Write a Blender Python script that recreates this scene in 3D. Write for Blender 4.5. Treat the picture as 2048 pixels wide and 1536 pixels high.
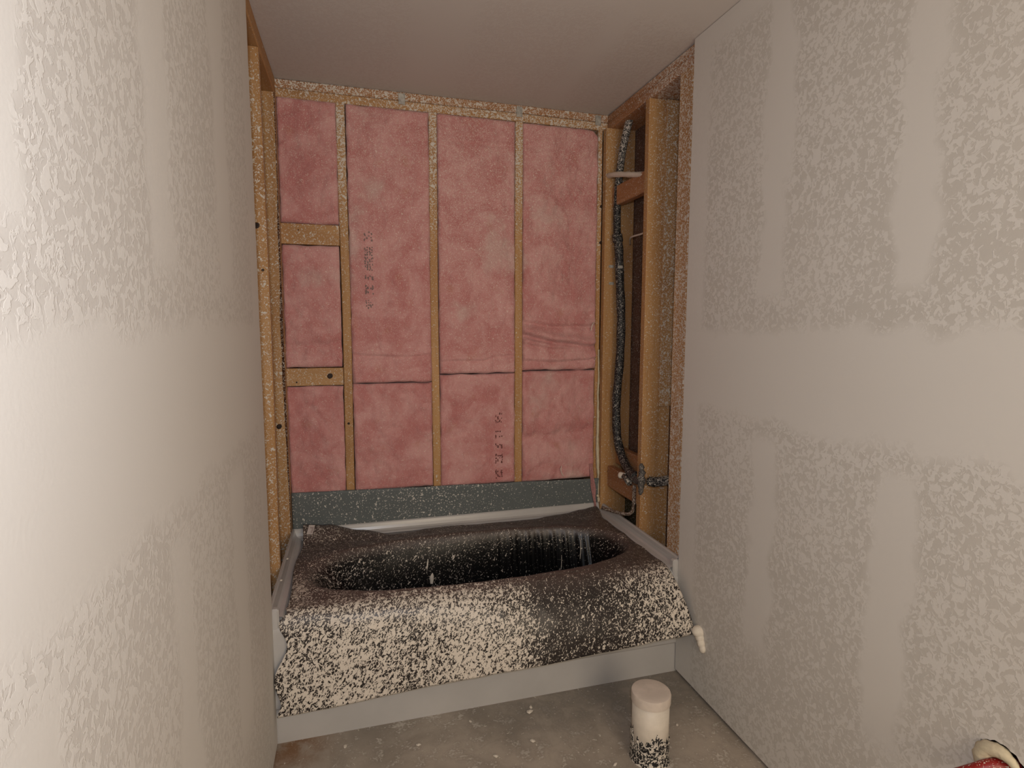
import bpy, bmesh, math, random
from mathutils import Vector, Matrix, noise
from statistics import NormalDist

for o in list(bpy.data.objects):
    bpy.data.objects.remove(o, do_unlink=True)
SC = bpy.context.scene
COL = SC.collection
random.seed(7)

# ------------------------------------------------------------------ room sizes (metres)
W = 1.524            # between the two drywall faces
H = 2.4738           # ceiling
D = 0.77             # depth of the tub recess (drywall stops at y = -D)
YB = -4.3            # how far the room runs behind the camera
T = 0.0127           # drywall thickness
RX = W + T           # stud faces of the right wall
RC = W + 0.152       # back of the right wall cavity
LX = -T
LC = -0.105

# ------------------------------------------------------------------ camera
YAW, PITCH, ROLL, F = 0.27334934, 0.09936568, 0.00123552, 1120.855
fwd = Vector((math.sin(YAW)*math.cos(PITCH), math.cos(YAW)*math.cos(PITCH), -math.sin(PITCH)))
rt = Vector((math.cos(YAW), -math.sin(YAW), 0))
up = rt.cross(fwd)
r2 = rt*math.cos(ROLL) + up*math.sin(ROLL)
u2 = -rt*math.sin(ROLL) + up*math.cos(ROLL)
CAM = Vector((0.28612361, -2.69081189, 1.40999158))
cd = bpy.data.cameras.new('camera'); cam = bpy.data.objects.new('camera', cd); COL.objects.link(cam)
cd.sensor_fit = 'HORIZONTAL'; cd.sensor_width = 36.0; cd.lens = F/2048*36.0
cd.clip_start = 0.02; cd.clip_end = 50
cam.matrix_world = Matrix(((r2.x, u2.x, -fwd.x, CAM.x), (r2.y, u2.y, -fwd.y, CAM.y), (r2.z, u2.z, -fwd.z, CAM.z), (0, 0, 0, 1)))
SC.camera = cam

# ------------------------------------------------------------------ light
wd = bpy.data.worlds.new('world'); SC.world = wd; wd.use_nodes = True
wd.node_tree.nodes['Background'].inputs[0].default_value = (1.0, 0.90, 0.80, 1)
wd.node_tree.nodes['Background'].inputs[1].default_value = 0.12

def lamp(name, loc, target, power, size, color, size_y=None, shape='DISK'):
    l = bpy.data.lights.new(name, 'AREA'); l.energy = power; l.shape = shape; l.size = size
    if size_y: l.size_y = size_y
    l.color = color
    o = bpy.data.objects.new(name, l); COL.objects.link(o); o.location = loc
    o.rotation_euler = (Vector(target)-Vector(loc)).to_track_quat('-Z', 'Y').to_euler()
    return o
# the torch held beside the camera
lamp('hand_torch', (0.265, -2.80, 1.57), (0.02, -1.2, 1.35), 10.6, 0.06, (0.95, 1.0, 1.10))
# added warm fill light behind the camera to even out the walls
lamp('fill_light', (1.05, -4.0, 1.45), (0.60, -0.5, 1.28), 37.5, 1.5, (1.0, 0.82, 0.61))

vs = SC.view_settings
vs.view_transform = 'Standard'; vs.look = 'None'; vs.gamma = 1.0; vs.exposure = 0.0; vs.use_curve_mapping = False
SC.display_settings.display_device = 'sRGB'

# ------------------------------------------------------------------ material helper
def lin(c):
    return tuple(((v/255)/12.92 if v/255 <= 0.04045 else ((v/255+0.055)/1.055)**2.4) for v in c) + (1.0,)

class Mat:
    def __init__(s, name):
        s.m = bpy.data.materials.new(name); s.m.use_nodes = True
        s.t = s.m.node_tree; s.b = s.t.nodes['Principled BSDF']
        s.pos = s.t.nodes.new('ShaderNodeNewGeometry').outputs['Position']
    def new(s, k): return s.t.nodes.new(k)
    def put(s, sock, v):
        if isinstance(v, bpy.types.NodeSocket): s.t.links.new(v, sock)
        elif v is not None: sock.default_value = v
    def vmul(s, v, k):
        n = s.new('ShaderNodeVectorMath'); n.operation = 'MULTIPLY'; s.put(n.inputs[0], v); n.inputs[1].default_value = k; return n.outputs[0]
    def vadd(s, v, k):
        n = s.new('ShaderNodeVectorMath'); n.operation = 'ADD'; s.put(n.inputs[0], v); s.put(n.inputs[1], k); return n.outputs[0]
    def noise(s, scale, detail=2, vec=None, rough=0.5, dist=0.0, color=False):
        n = s.new('ShaderNodeTexNoise'); n.inputs['Scale'].default_value = scale; n.inputs['Detail'].default_value = detail
        n.inputs['Roughness'].default_value = rough; n.inputs['Distortion'].default_value = dist
        s.put(n.inputs['Vector'], vec if vec is not None else s.pos); return n.outputs['Color' if color else 'Fac']
    def math(s, op, a, b=None, c=None, clamp=False):
        n = s.new('ShaderNodeMath'); n.operation = op; n.use_clamp = clamp
        s.put(n.inputs[0], a)
        if b is not None: s.put(n.inputs[1], b)
        if c is not None: s.put(n.inputs[2], c)
        return n.outputs[0]
    def step(s, x, a, b, lo=0.0, hi=1.0):
        n = s.new('ShaderNodeMapRange'); n.interpolation_type = 'SMOOTHSTEP'
        s.put(n.inputs[0], x); s.put(n.inputs[1], a); s.put(n.inputs[2], b); n.inputs[3].default_value = lo; n.inputs[4].default_value = hi
        return n.outputs[0]
    def mix(s, f, a, b):
        n = s.new('ShaderNodeMix'); n.data_type = 'RGBA'; s.put(n.inputs[0], f); s.put(n.inputs[6], a); s.put(n.inputs[7], b); return n.outputs[2]
    def mixf(s, f, a, b):
        n = s.new('ShaderNodeMix'); n.data_type = 'FLOAT'; s.put(n.inputs[0], f); s.put(n.inputs[2], a); s.put(n.inputs[3], b); return n.outputs[0]
    def xyz(s, v=None):
        n = s.new('ShaderNodeSeparateXYZ'); s.put(n.inputs[0], v if v is not None else s.pos); return n.outputs
    def attr(s, name):
        n = s.new('ShaderNodeAttribute'); n.attribute_name = name; return n.outputs['Fac']
    def rand(s): return s.new('ShaderNodeObjectInfo').outputs['Random']
    def bump(s, h, strength=0.3, dist=0.01, normal=None):
        n = s.new('ShaderNodeBump'); n.inputs['Strength'].default_value = strength; n.inputs['Distance'].default_value = dist
        s.put(n.inputs['Height'], h)
        if normal is not None: s.put(n.inputs['Normal'], normal)
        return n.outputs[0]
    def splat(s, scale=95, fine=230, dist=0.8, off=0.0, vec=None):
        """white overspray flecks; the vertex attribute 'spl' says how thickly they lie"""
        z = s.math('SUBTRACT', 5.0, s.attr('spl')); v = vec if vec is not None else s.pos
        n1 = s.noise(scale, 2.0, v, 0.55, dist); n2 = s.noise(fine, 1.5, s.vadd(v, (3.1, 1.7, 5.3)), 0.5, dist)
        t1 = s.math('MULTIPLY_ADD', z, 0.082, 0.492); t2 = s.math('MULTIPLY_ADD', z, 0.064, 0.492+0.064*off)
        m1 = s.step(n1, t1, s.math('ADD', t1, 0.014)); m2 = s.step(n2, t2, s.math('ADD', t2, 0.020))
        return s.math('MAXIMUM', m1, m2)
    def out(s, color, rough=0.7, normal=None, spec=0.5, metal=0.0, **kw):
        s.put(s.b.inputs['Base Color'], color); s.put(s.b.inputs['Roughness'], rough)
        s.put(s.b.inputs['Specular IOR Level'], spec); s.put(s.b.inputs['Metallic'], metal)
        if normal is not None: s.put(s.b.inputs['Normal'], normal)
        for k, v in kw.items(): s.put(s.b.inputs[k.replace('_', ' ')], v)
        return s.m

SPLAT = (0.62, 0.57, 0.50, 1)

def make_wood(name, axis, base, dark):
    m = Mat(name)
    k = [14.0, 14.0, 14.0]; k['xyz'.index(axis)] = 1.1
    r = m.rand()
    off = m.new('ShaderNodeCombineXYZ'); m.put(off.inputs[0], m.math('MULTIPLY', r, 9.0)); m.put(off.inputs[1], m.math('MULTIPLY', r, 5.0)); m.put(off.inputs[2], m.math('MULTIPLY', r, 3.0))
    v = m.vadd(m.vmul(m.pos, tuple(k)), off.outputs[0])
    g1 = m.noise(1.0, 4, v, 0.6, 0.6); k2 = [x*7 for x in k]; k2['xyz'.index(axis)] = 3.0
    g2 = m.noise(1.0, 3, m.vadd(m.vmul(m.pos, tuple(k2)), off.outputs[0]), 0.6, 0.2)
    c = m.mix(m.step(g1, 0.36, 0.66), base, dark)
    c = m.mix(m.step(g2, 0.5, 0.8, 0, 0.45), c, tuple(x*0.62 for x in dark[:3])+(1,))
    c = m.mix(m.step(r, 0, 1, 0, 0.35), c, tuple(x*0.8 for x in base[:3])+(1,))
    stain = m.step(m.noise(3.2, 3, m.vadd(m.pos, (4, 2, 1))), 0.55, 0.75, 0, 0.30)
    c = m.mix(stain, c, (0.16, 0.060, 0.018, 1))
    f = m.splat(78, 190)
    c = m.mix(f, c, SPLAT)
    h = m.math('ADD', m.math('MULTIPLY', g2, 0.12), f)
    return m.out(c, m.mixf(f, 0.62, 0.85), m.bump(h, 0.45, 0.0015), 0.35)

W_BASE = (0.47, 0.265, 0.110, 1); W_DARK = (0.385, 0.195, 0.070, 1)
WOODS = {a: make_wood('pine_'+a, a, W_BASE, W_DARK) for a in 'xyz'}
WOODO = {a: make_wood('pine_orange_'+a, a, (0.40, 0.200, 0.088, 1), (0.32, 0.140, 0.056, 1)) for a in 'xyz'}

def make_bark():
    m = Mat('bark'); n = m.noise(60, 4, None, 0.65); f = m.splat()
    c = m.mix(m.step(n, 0.35, 0.65), (0.030, 0.012, 0.006, 1), (0.10, 0.038, 0.014, 1))
    return m.out(m.mix(f, c, SPLAT), 0.85, m.bump(n, 0.6, 0.004), 0.2)
BARK = make_bark()

def make_drywall(name, side):
    """textured drywall: mottled spray texture broken by smooth bands of joint compound"""
    m = Mat(name); x, y, z = m.xyz()
    wob = m.math('MULTIPLY', m.math('SUBTRACT', m.noise(9, 3), 0.5), 0.11)
    def band(c, y0, y1, s=0.02, w=wob):
        c = m.math('ADD', c, w)
        return m.math('MULTIPLY', m.step(c, y0-s, y0+s), m.step(c, y1-s, y1+s, 1, 0))
    if side in ('left', 'right'):
        masks = []
        if side == 'right': cols = ((-1.28, -1.17), (-1.73, -1.625), (-2.17, -2.06), (-2.64, -2.52), (-3.1, -2.98)); edge = -0.875
        else: cols = ((-1.29, -1.15), (-1.73, -1.62), (-2.19, -2.06), (-2.64, -2.52), (-3.1, -2.98)); edge = -0.88
        gaps = m.math('MAXIMUM', m.step(z, 1.47, 1.53), m.step(z, 1.04, 1.10, 1, 0))
        gaps = m.math('MULTIPLY', gaps, m.step(z, 0.30, 0.42))
        for a, b in cols: masks.append(m.math('MULTIPLY', band(y, a, b, 0.018), gaps))
        masks.append(m.step(y, edge-0.025, edge+0.015, 0, 0.9))
        masks.append(band(z, 1.115, 1.413, 0.025))
        masks.append(m.step(z, 2.36, 2.42))
        s = masks[0]
        for q in masks[1:]: s = m.math('MAXIMUM', s, q)
    else:
        s = m.math('MAXIMUM', band(x, 0.50, 0.72, 0.06), band(y, -1.15, -0.85, 0.10))
        s = m.math('MAXIMUM', s, band(x, 1.16, 1.26, 0.04))
    n1 = m.noise(70, 4.0, None, 0.55, 0.9); big = m.noise(3.0, 2)
    thr = m.math('ADD', 0.50, m.math('MULTIPLY', m.math('SUBTRACT', big, 0.5), 0.22))
    blot = m.step(n1, m.math('SUBTRACT', thr, 0.028), m.math('ADD', thr, 0.028))     # 1 = raised light texture
    fine = m.noise(150, 2, None, 0.5)
    tex = m.math('MAXIMUM', blot, s)
    if side == 'ceiling':
        c = m.mix(tex, (0.575, 0.525, 0.49, 1), (0.60, 0.56, 0.525, 1))
    else:
        c = m.mix(tex, (0.532, 0.504, 0.462, 1) if side == 'right' else (0.550, 0.522, 0.485, 1), (0.635, 0.610, 0.572, 1))
    c = m.mix(m.step(m.noise(1.3, 2), 0.35, 0.7, 0, 0.25), c, (0.57, 0.53, 0.485, 1))
    h = m.math('ADD', m.math('MULTIPLY', blot, m.math('SUBTRACT', 1.0, s)), m.math('MULTIPLY', fine, 0.35))
    return m.out(c, 0.72, m.bump(h, 0.28, 0.0014), 0.25)

def make_edge():
    m = Mat('drywall_edge'); n = m.noise(200, 3)
    return m.out(m.mix(n, (0.55, 0.50, 0.45, 1), (0.75, 0.72, 0.68, 1)), 0.9, m.bump(n, 0.6, 0.003), 0.1)
M_EDGE = make_edge()

def make_concrete():
    m = Mat('concrete_floor'); x, y, z = m.xyz()
    a = m.noise(2.6, 5, None, 0.62, 0.5); b = m.noise(16, 5, None, 0.65, 0.4); c3 = m.noise(120, 3, None, 0.6)
    c = m.mix(m.step(a, 0.36, 0.66), (0.255, 0.220, 0.180, 1), (0.40, 0.345, 0.285, 1))
    c = m.mix(m.step(b, 0.42, 0.72, 0, 0.55), c, (0.20, 0.172, 0.142, 1))
    c = m.mix(m.step(m.math('ADD', b, m.math('MULTIPLY', c3, 0.5)), 0.80, 0.92, 0, 0.8), c, (0.52, 0.47, 0.41, 1))
    near = m.math('MULTIPLY', m.step(y, -1.12, -0.86), m.step(x, 0.55, 0.95))
    c = m.mix(m.math('MULTIPLY', near, m.step(b, 0.3, 0.6, 0.3, 0.7)), c, (0.185, 0.165, 0.142, 1))
    rust = m.math('MULTIPLY', m.step(x, 0.24, 0.04), m.step(y, -0.97, -0.80))
    c = m.mix(m.math('MULTIPLY', rust, m.step(b, 0.32, 0.58, 0.25, 0.9)), c, (0.20, 0.098, 0.042, 1))
    f = m.step(m.noise(75, 3, None, 0.6, 0.7), 0.665, 0.69)
    c = m.mix(f, c, (0.56, 0.51, 0.44, 1))
    h = m.math('ADD', m.math('MULTIPLY', c3, 0.4), m.math('ADD', b, f))
    return m.out(c, 0.8, m.bump(h, 0.4, 0.003), 0.3)
M_CONC = make_concrete()

def make_pink():
    m = Mat('pink_glass_wool')
    a = m.noise(7, 5, None, 0.62, 0.6); b = m.noise(26, 5, m.vmul(m.pos, (1.6, 1, 0.7)), 0.65, 1.0); c3 = m.noise(300, 3, None, 0.6)
    c = m.mix(m.step(a, 0.33, 0.68), (0.49, 0.195, 0.185, 1), (0.61, 0.325, 0.305, 1))
    c = m.mix(m.step(b, 0.54, 0.78, 0, 0.55), c, (0.45, 0.160, 0.150, 1))
    c = m.mix(m.step(m.noise(4.5, 4, m.vadd(m.pos, (7, 3, 1))), 0.60, 0.74, 0, 0.45), c, (0.58, 0.45, 0.40, 1))
    c = m.mix(m.step(m.noise(9, 3, m.vadd(m.pos, (1, 8, 4))), 0.60, 0.76, 0, 0.35), c, (0.42, 0.17, 0.09, 1))
    sp = m.splat(150, 240, 2.0, 0.0)
    c = m.mix(sp, c, (0.76, 0.66, 0.58, 1))
    h = m.math('ADD', m.math('MULTIPLY', b, 1.0), m.math('MULTIPLY', c3, 0.22))
    return m.out(c, 1.0, m.bump(h, 0.55, 0.010), 0.0, Sheen_Weight=0.25)
M_PINK = make_pink()

def make_tarp():
    m = Mat('black_plastic')
    d = m.attr('dust'); n = m.noise(40, 4, None, 0.6); x, y, z = m.xyz(); cv = m.new('ShaderNodeCombineXYZ')      # streaks lean up to the right
    m.put(cv.inputs[0], m.math('MULTIPLY', m.math('SUBTRACT', m.math('MULTIPLY', x, 0.84), m.math('MULTIPLY', z, 0.54)), 1.2))
    m.put(cv.inputs[1], m.math('MULTIPLY', y, 0.9)); m.put(cv.inputs[2], m.math('MULTIPLY', m.math('ADD', m.math('MULTIPLY', x, 0.54), m.math('MULTIPLY', z, 0.84)), 0.72))
    f = m.splat(84, 175, 0.9, 0.25, cv.outputs[0])
    c = m.mix(m.math('MULTIPLY', d, m.step(n, 0.25, 0.7, 0.65, 1.0)), (0.0045, 0.0045, 0.005, 1), (0.088, 0.066, 0.058, 1))
    c = m.mix(f, c, (0.60, 0.54, 0.465, 1))
    r = m.mixf(d, 0.30, 0.42); r = m.mixf(f, r, 0.42)
    h = m.math('ADD', m.math('MULTIPLY', m.noise(22, 3), 0.5), m.math('MULTIPLY', f, 0.25))
    return m.out(c, r, m.bump(h, 0.4, 0.004), m.mixf(d, 0.2, 0.45))
M_TARP = make_tarp()

def make_grey():
    m = Mat('grey_membrane'); n = m.noise(14, 4); f = m.splat(62, 150, 0.3, 0.3)
    c = m.mix(n, (0.094, 0.108, 0.108, 1), (0.135, 0.150, 0.148, 1))
    return m.out(m.mix(f, c, (0.58, 0.55, 0.50, 1)), 0.6, m.bump(f, 0.5, 0.0015), 0.3)
M_GREY = make_grey()

def plain(name, col, rough=0.5, spec=0.5, nscale=30, amt=0.15, bump=0.1, metal=0.0, splat=False, fs=(120, 260)):
    m = Mat(name); n = m.noise(nscale, 4, None, 0.6)
    c = m.mix(m.step(n, 0.3, 0.7), tuple(v*(1-amt) for v in col)+(1,), tuple(min(1, v*(1+amt)) for v in col)+(1,))
    h = n
    if splat:
        f = m.splat(fs[0], fs[1], 0.8); c = m.mix(f, c, SPLAT); h = m.math('ADD', m.math('MULTIPLY', n, .3), f)
    return m.out(c, rough, m.bump(h, bump, 0.002), spec, metal)
M_TUB = plain('white_gelcoat', (0.44, 0.425, 0.41), 0.25, 0.5, 5, 0.04, 0.02)
M_FOAM = plain('black_pipe_foam', (0.012, 0.012, 0.013), 0.55, 0.4, 60, 0.3, 0.3, splat=True)
M_TAPE = plain('grey_tape', (0.085, 0.078, 0.074), 0.6, 0.3, 50, 0.3, 0.5, splat=True)
M_PVC = plain('white_pvc', (0.60, 0.54, 0.46), 0.45, 0.4, 30, 0.05, 0.05, splat=True)
M_CAP = plain('pinkish_white_cap', (0.56, 0.485, 0.42), 0.6, 0.3, 25, 0.08, 0.1)
M_TAR = plain('black_tar', (0.010, 0.010, 0.011), 0.5, 0.5, 60, 0.4, 0.5, splat=True, fs=(75, 150))
M_COPPER = plain('dull_copper', (0.085, 0.048, 0.030), 0.55, 0.5, 40, 0.3, 0.2, splat=True)
M_CREAM = plain('cream_foam', (0.56, 0.495, 0.36), 0.8, 0.2, 60, 0.1, 0.5)
M_BACK = plain('brown_board', (0.125, 0.066, 0.045), 0.8, 0.2, 12, 0.2, 0.1, splat=True)
M_GREEN = plain('dark_green_board', (0.045, 0.040, 0.018), 0.7, 0.2, 12, 0.3, 0.1, splat=True)
M_RED = plain('red_tube', (0.25, 0.012, 0.010), 0.4, 0.5, 30, 0.1, 0.05, splat=True)
M_WHITE = plain('white_plaster', (0.68, 0.62, 0.53), 0.8, 0.2, 60, 0.06, 0.3)
M_STEEL = plain('zinc_steel', (0.40, 0.385, 0.35), 0.5, 0.5, 60, 0.25, 0.1, 0.3, True)
M_LABEL = plain('white_label', (0.55, 0.49, 0.46), 0.5, 0.4, 60, 0.05, 0.02)
M_INK = plain('dark_ink', (0.15, 0.060, 0.055), 0.9, 0.05, 60, 0.3, 0.1)
M_INKG = plain('grey_ink', (0.235, 0.160, 0.150), 0.9, 0.1, 60, 0.2, 0.02)
M_KNOT = plain('dark_knot', (0.022, 0.010, 0.006), 0.6, 0.3, 90, 0.5, 0.4)
M_GAP = plain('cavity_shade', (0.05, 0.035, 0.028), 0.9, 0.1, 12, 0.2, 0.1)  # dark colour standing in for shade behind the drywall
M_CHIP = plain('plaster_chip', (0.60, 0.54, 0.46), 0.85, 0.2, 90, 0.1, 0.4)
M_SHEATH = plain('brown_sheathing', (0.10, 0.055, 0.035), 0.9, 0.1, 20, 0.3, 0.2)
M_WISP = plain('pink_fibres', (0.40, 0.20, 0.19), 1.0, 0.0, 120, 0.2, 0.4)
M_DRYL = make_drywall('textured_drywall_left', 'left'); M_DRYR = make_drywall('textured_drywall_right', 'right'); M_DRYC = make_drywall('textured_ceiling', 'ceiling')

# ------------------------------------------------------------------ mesh helpers
ND = NormalDist()
def spl(a):
    """area share of flecks -> attribute value (5 - z score of the noise threshold)"""
    a = min(max(a, 0.0), 0.97)**1.4
    return 0.0 if a < 0.002 else 5.0 - ND.inv_cdf(math.sqrt(1-a))
def attach(me, name, fn):
    at = me.attributes.new(name, 'FLOAT', 'POINT')
    at.data.foreach_set('value', [fn(v.co) for v in me.vertices])
def link(name, me, mats, parent=None, smooth=False):
    o = bpy.data.objects.new(name, me); COL.objects.link(o)
    for m in (mats if isinstance(mats, (list, tuple)) else [mats]): me.materials.append(m)
    if parent is not None: o.parent = parent
    if smooth:
        for p in me.polygons: p.use_smooth = True
    return o
def from_bm(name, bm, mats, parent=None, smooth=False, dens=None):
    bmesh.ops.recalc_face_normals(bm, faces=bm.faces)
    me = bpy.data.meshes.new(name); bm.to_mesh(me); bm.free()
    if dens: attach(me, 'spl', lambda c: spl(dens(c)))
    return link(name, me, mats, parent, smooth)
def thing(o, label, cat, group=None):
    o['label'] = label; o['category'] = cat
    if group: o['group'] = group
    return o
def empty(name, loc=(0, 0, 0)):
    o = bpy.data.objects.new(name, None); COL.objects.link(o); o.location = loc; o.empty_display_size = 0.05; return o
def box_bm(bm, lo, hi):
    vs_ = [bm.verts.new((x, y, z)) for x in (lo[0], hi[0]) for y in (lo[1], hi[1]) for z in (lo[2], hi[2])]
    for f in ((0, 1, 3, 2), (4, 6, 7, 5), (0, 4, 5, 1), (2, 3, 7, 6), (0, 2, 6, 4), (1, 5, 7, 3)): bm.faces.new([vs_[i] for i in f])
    return vs_
def bbox(name, lo, hi, mat, parent=None, bevel=0.002, dens=None):
    bm = bmesh.new(); box_bm(bm, lo, hi)
    if bevel: bmesh.ops.bevel(bm, geom=bm.edges[:], offset=bevel, segments=1, affect='EDGES')
    return from_bm(name, bm, mat, parent, dens=dens)
def lumber(name, lo, hi, mat, parent, dens=None, seg=24, ch=0.0035, bow=0.0015, wane=None, label=None):
    """a sawn board: chamfered section swept along its longest axis; wane = (corner, depth fn) leaves bark on one edge"""
    L = [hi[i]-lo[i] for i in range(3)]; a = L.index(max(L)); b, c = [i for i in range(3) if i != a]
    bm = bmesh.new(); rings = []; sd = random.random()*90
    for k in range(seg+1):
        t = k/seg; A = lo[a]+L[a]*t
        ob = bow*noise.noise((sd, t*2.5, 0)); oc = bow*noise.noise((sd, t*2.5, 7))
        ring = []
        for ci, (sb, sc) in enumerate(((0, 0), (1, 0), (1, 1), (0, 1))):
            w = ch
            if wane and wane[0] == ci: w = max(ch, wane[1](t)+0.006*noise.noise((sd+3, t*14, 1)))
            cb = hi[b] if sb else lo[b]; cc = hi[c] if sc else lo[c]
            db = -w if sb else w; dc = -w if sc else w
            w2 = min(w, 0.03)
            db = -w2 if sb else w2
            p1 = (cb+db, cc); p2 = (cb, cc+dc)
            order = [p2, p1] if ci in (0, 2) else [p1, p2]
            for p in order:
                co = [0, 0, 0]; co[a] = A; co[b] = p[0]+ob; co[c] = p[1]+oc; ring.append(bm.verts.new(co))
        rings.append(ring)
    for k in range(seg):
        for i in range(8):
            f = bm.faces.new((rings[k][i], rings[k][(i+1) % 8], rings[k+1][(i+1) % 8], rings[k+1][i]))
            if wane and i == wane[0]*2: f.material_index = 1
    bm.faces.new(rings[0][::-1]); bm.faces.new(rings[-1])
    o = from_bm(name, bm, [mat, BARK] if wane else mat, parent, dens=dens)
    if label: o['label'] = label
    return o
def tube_bm(bm, pts, radii, n=14, caps=True, jitter=0.0):
    pts = [Vector(p) for p in pts]; rings = []; prev = None
    for i, p in enumerate(pts):
        d = (pts[min(i+1, len(pts)-1)]-pts[max(i-1, 0)]).normalized()
        if prev is None:
            q = d.orthogonal().normalized()
        else:
            q = (prev-d*prev.dot(d)).normalized()
        prev = q; w = d.cross(q); r = radii[i] if isinstance(radii, (list, tuple)) else radii
        ring = []
        for k in range(n):
            an = 2*math.pi*k/n; rr = r*(1+jitter*noise.noise((i*0.9, k*1.7, r*100)))
            ring.append(bm.verts.new(p+(q*math.cos(an)+w*math.sin(an))*rr))
        rings.append(ring)
    for i in range(len(rings)-1):
        for k in range(n): bm.faces.new((rings[i][k], rings[i][(k+1) % n], rings[i+1][(k+1) % n], rings[i+1][k]))
    if caps: bm.faces.new(rings[0][::-1]); bm.faces.new(rings[-1])
def catmull(pts, n=8):
    P = [Vector(p) for p in pts]; P = [P[0]*2-P[1]]+P+[P[-1]*2-P[-2]]; out = []
    for i in range(1, len(P)-2):
        for k in range(n):
            t = k/n; a, b, c, d = P[i-1:i+3]
            out.append(0.5*((2*b)+(c-a)*t+(2*a-5*b+4*c-d)*t*t+(3*b-a-3*c+d)*t**3))
    out.append(P[-2]); return out
def tube(name, pts, r, mat, parent=None, n=14, dens=None, jitter=0.0, smooth=True):
    bm = bmesh.new(); tube_bm(bm, pts, r, n, True, jitter)
    return from_bm(name, bm, mat, parent, smooth, dens)
def grid_mesh(name, nu, nv, fn, mats, parent=None, smooth=True, attrs=None):
    vs_ = []; meta = []
    for j in range(nv+1):
        for i in range(nu+1):
            r = fn(i/nu, j/nv); vs_.append(r[:3]); meta.append(r[3:])
    fs = [(j*(nu+1)+i, j*(nu+1)+i+1, (j+1)*(nu+1)+i+1, (j+1)*(nu+1)+i) for j in range(nv) for i in range(nu)]
    me = bpy.data.meshes.new(name); me.from_pydata(vs_, [], fs); me.update()
    for k, an in enumerate(attrs or []):
        at = me.attributes.new(an, 'FLOAT', 'POINT'); at.data.foreach_set('value', [q[k] for q in meta])
    return link(name, me, mats, parent, smooth)
def fbm(p, o=4): return noise.fractal(Vector(p), 0.9, 2.0, o)
def sstep(x, a, b):
    t = min(max((x-a)/(b-a), 0), 1); return t*t*(3-2*t)
def interp(x, xs, ys):
    if x <= xs[0]: return ys[0]
    for i in range(1, len(xs)):
        if x <= xs[i]:
            t = (x-xs[i-1])/(xs[i]-xs[i-1]); t = t*t*(3-2*t); return ys[i-1]+(ys[i]-ys[i-1])*t
    return ys[-1]

# ------------------------------------------------------------------ setting: floor, ceiling, side walls
floor = bbox('floor', (-0.25, YB, -0.12), (1.85, 0.16, 0.0), M_CONC, None, 0); floor['kind'] = 'structure'
ceil = bbox('ceiling', (-0.25, YB, H), (1.85, 0.16, H+0.0127), M_DRYC, None, 0); ceil['kind'] = 'structure'

def drywall_left():
    bm = bmesh.new(); n = 160; front = []; back = []
    for k in range(n+1):
        z = 0.008+(H-0.010-0.008)*k/n
        e = -D + 0.0035*noise.noise((z*22, 3, 1)) + 0.002*noise.noise((z*90, 5, 1)) + 0.003*noise.noise((z*2, 8, 1))
        front.append(bm.verts.new((0, e, z))); back.append(bm.verts.new((-T, e+0.002*noise.noise((z*50, 1, 9)), z)))
    f2 = [bm.verts.new((0, YB, v.co.z)) for v in front]; b2 = [bm.verts.new((-T, YB, v.co.z)) for v in front]
    for k in range(n):
        bm.faces.new((front[k], front[k+1], f2[k+1], f2[k]))
        bm.faces.new((back[k], b2[k], b2[k+1], back[k+1]))
        bm.faces.new((front[k], back[k], back[k+1], front[k+1])).material_index = 1
    bm.faces.new((front[0], f2[0], b2[0], back[0])).material_index = 1
    bm.faces.new((front[n], back[n], b2[n], f2[n])).material_index = 1
    bm.faces.new((f2[0], f2[n], b2[n], b2[0])) if n == 1 else None
    return from_bm('wall_left', bm, [M_DRYL, M_EDGE])
wall_left = drywall_left(); wall_left['kind'] = 'structure'

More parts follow.
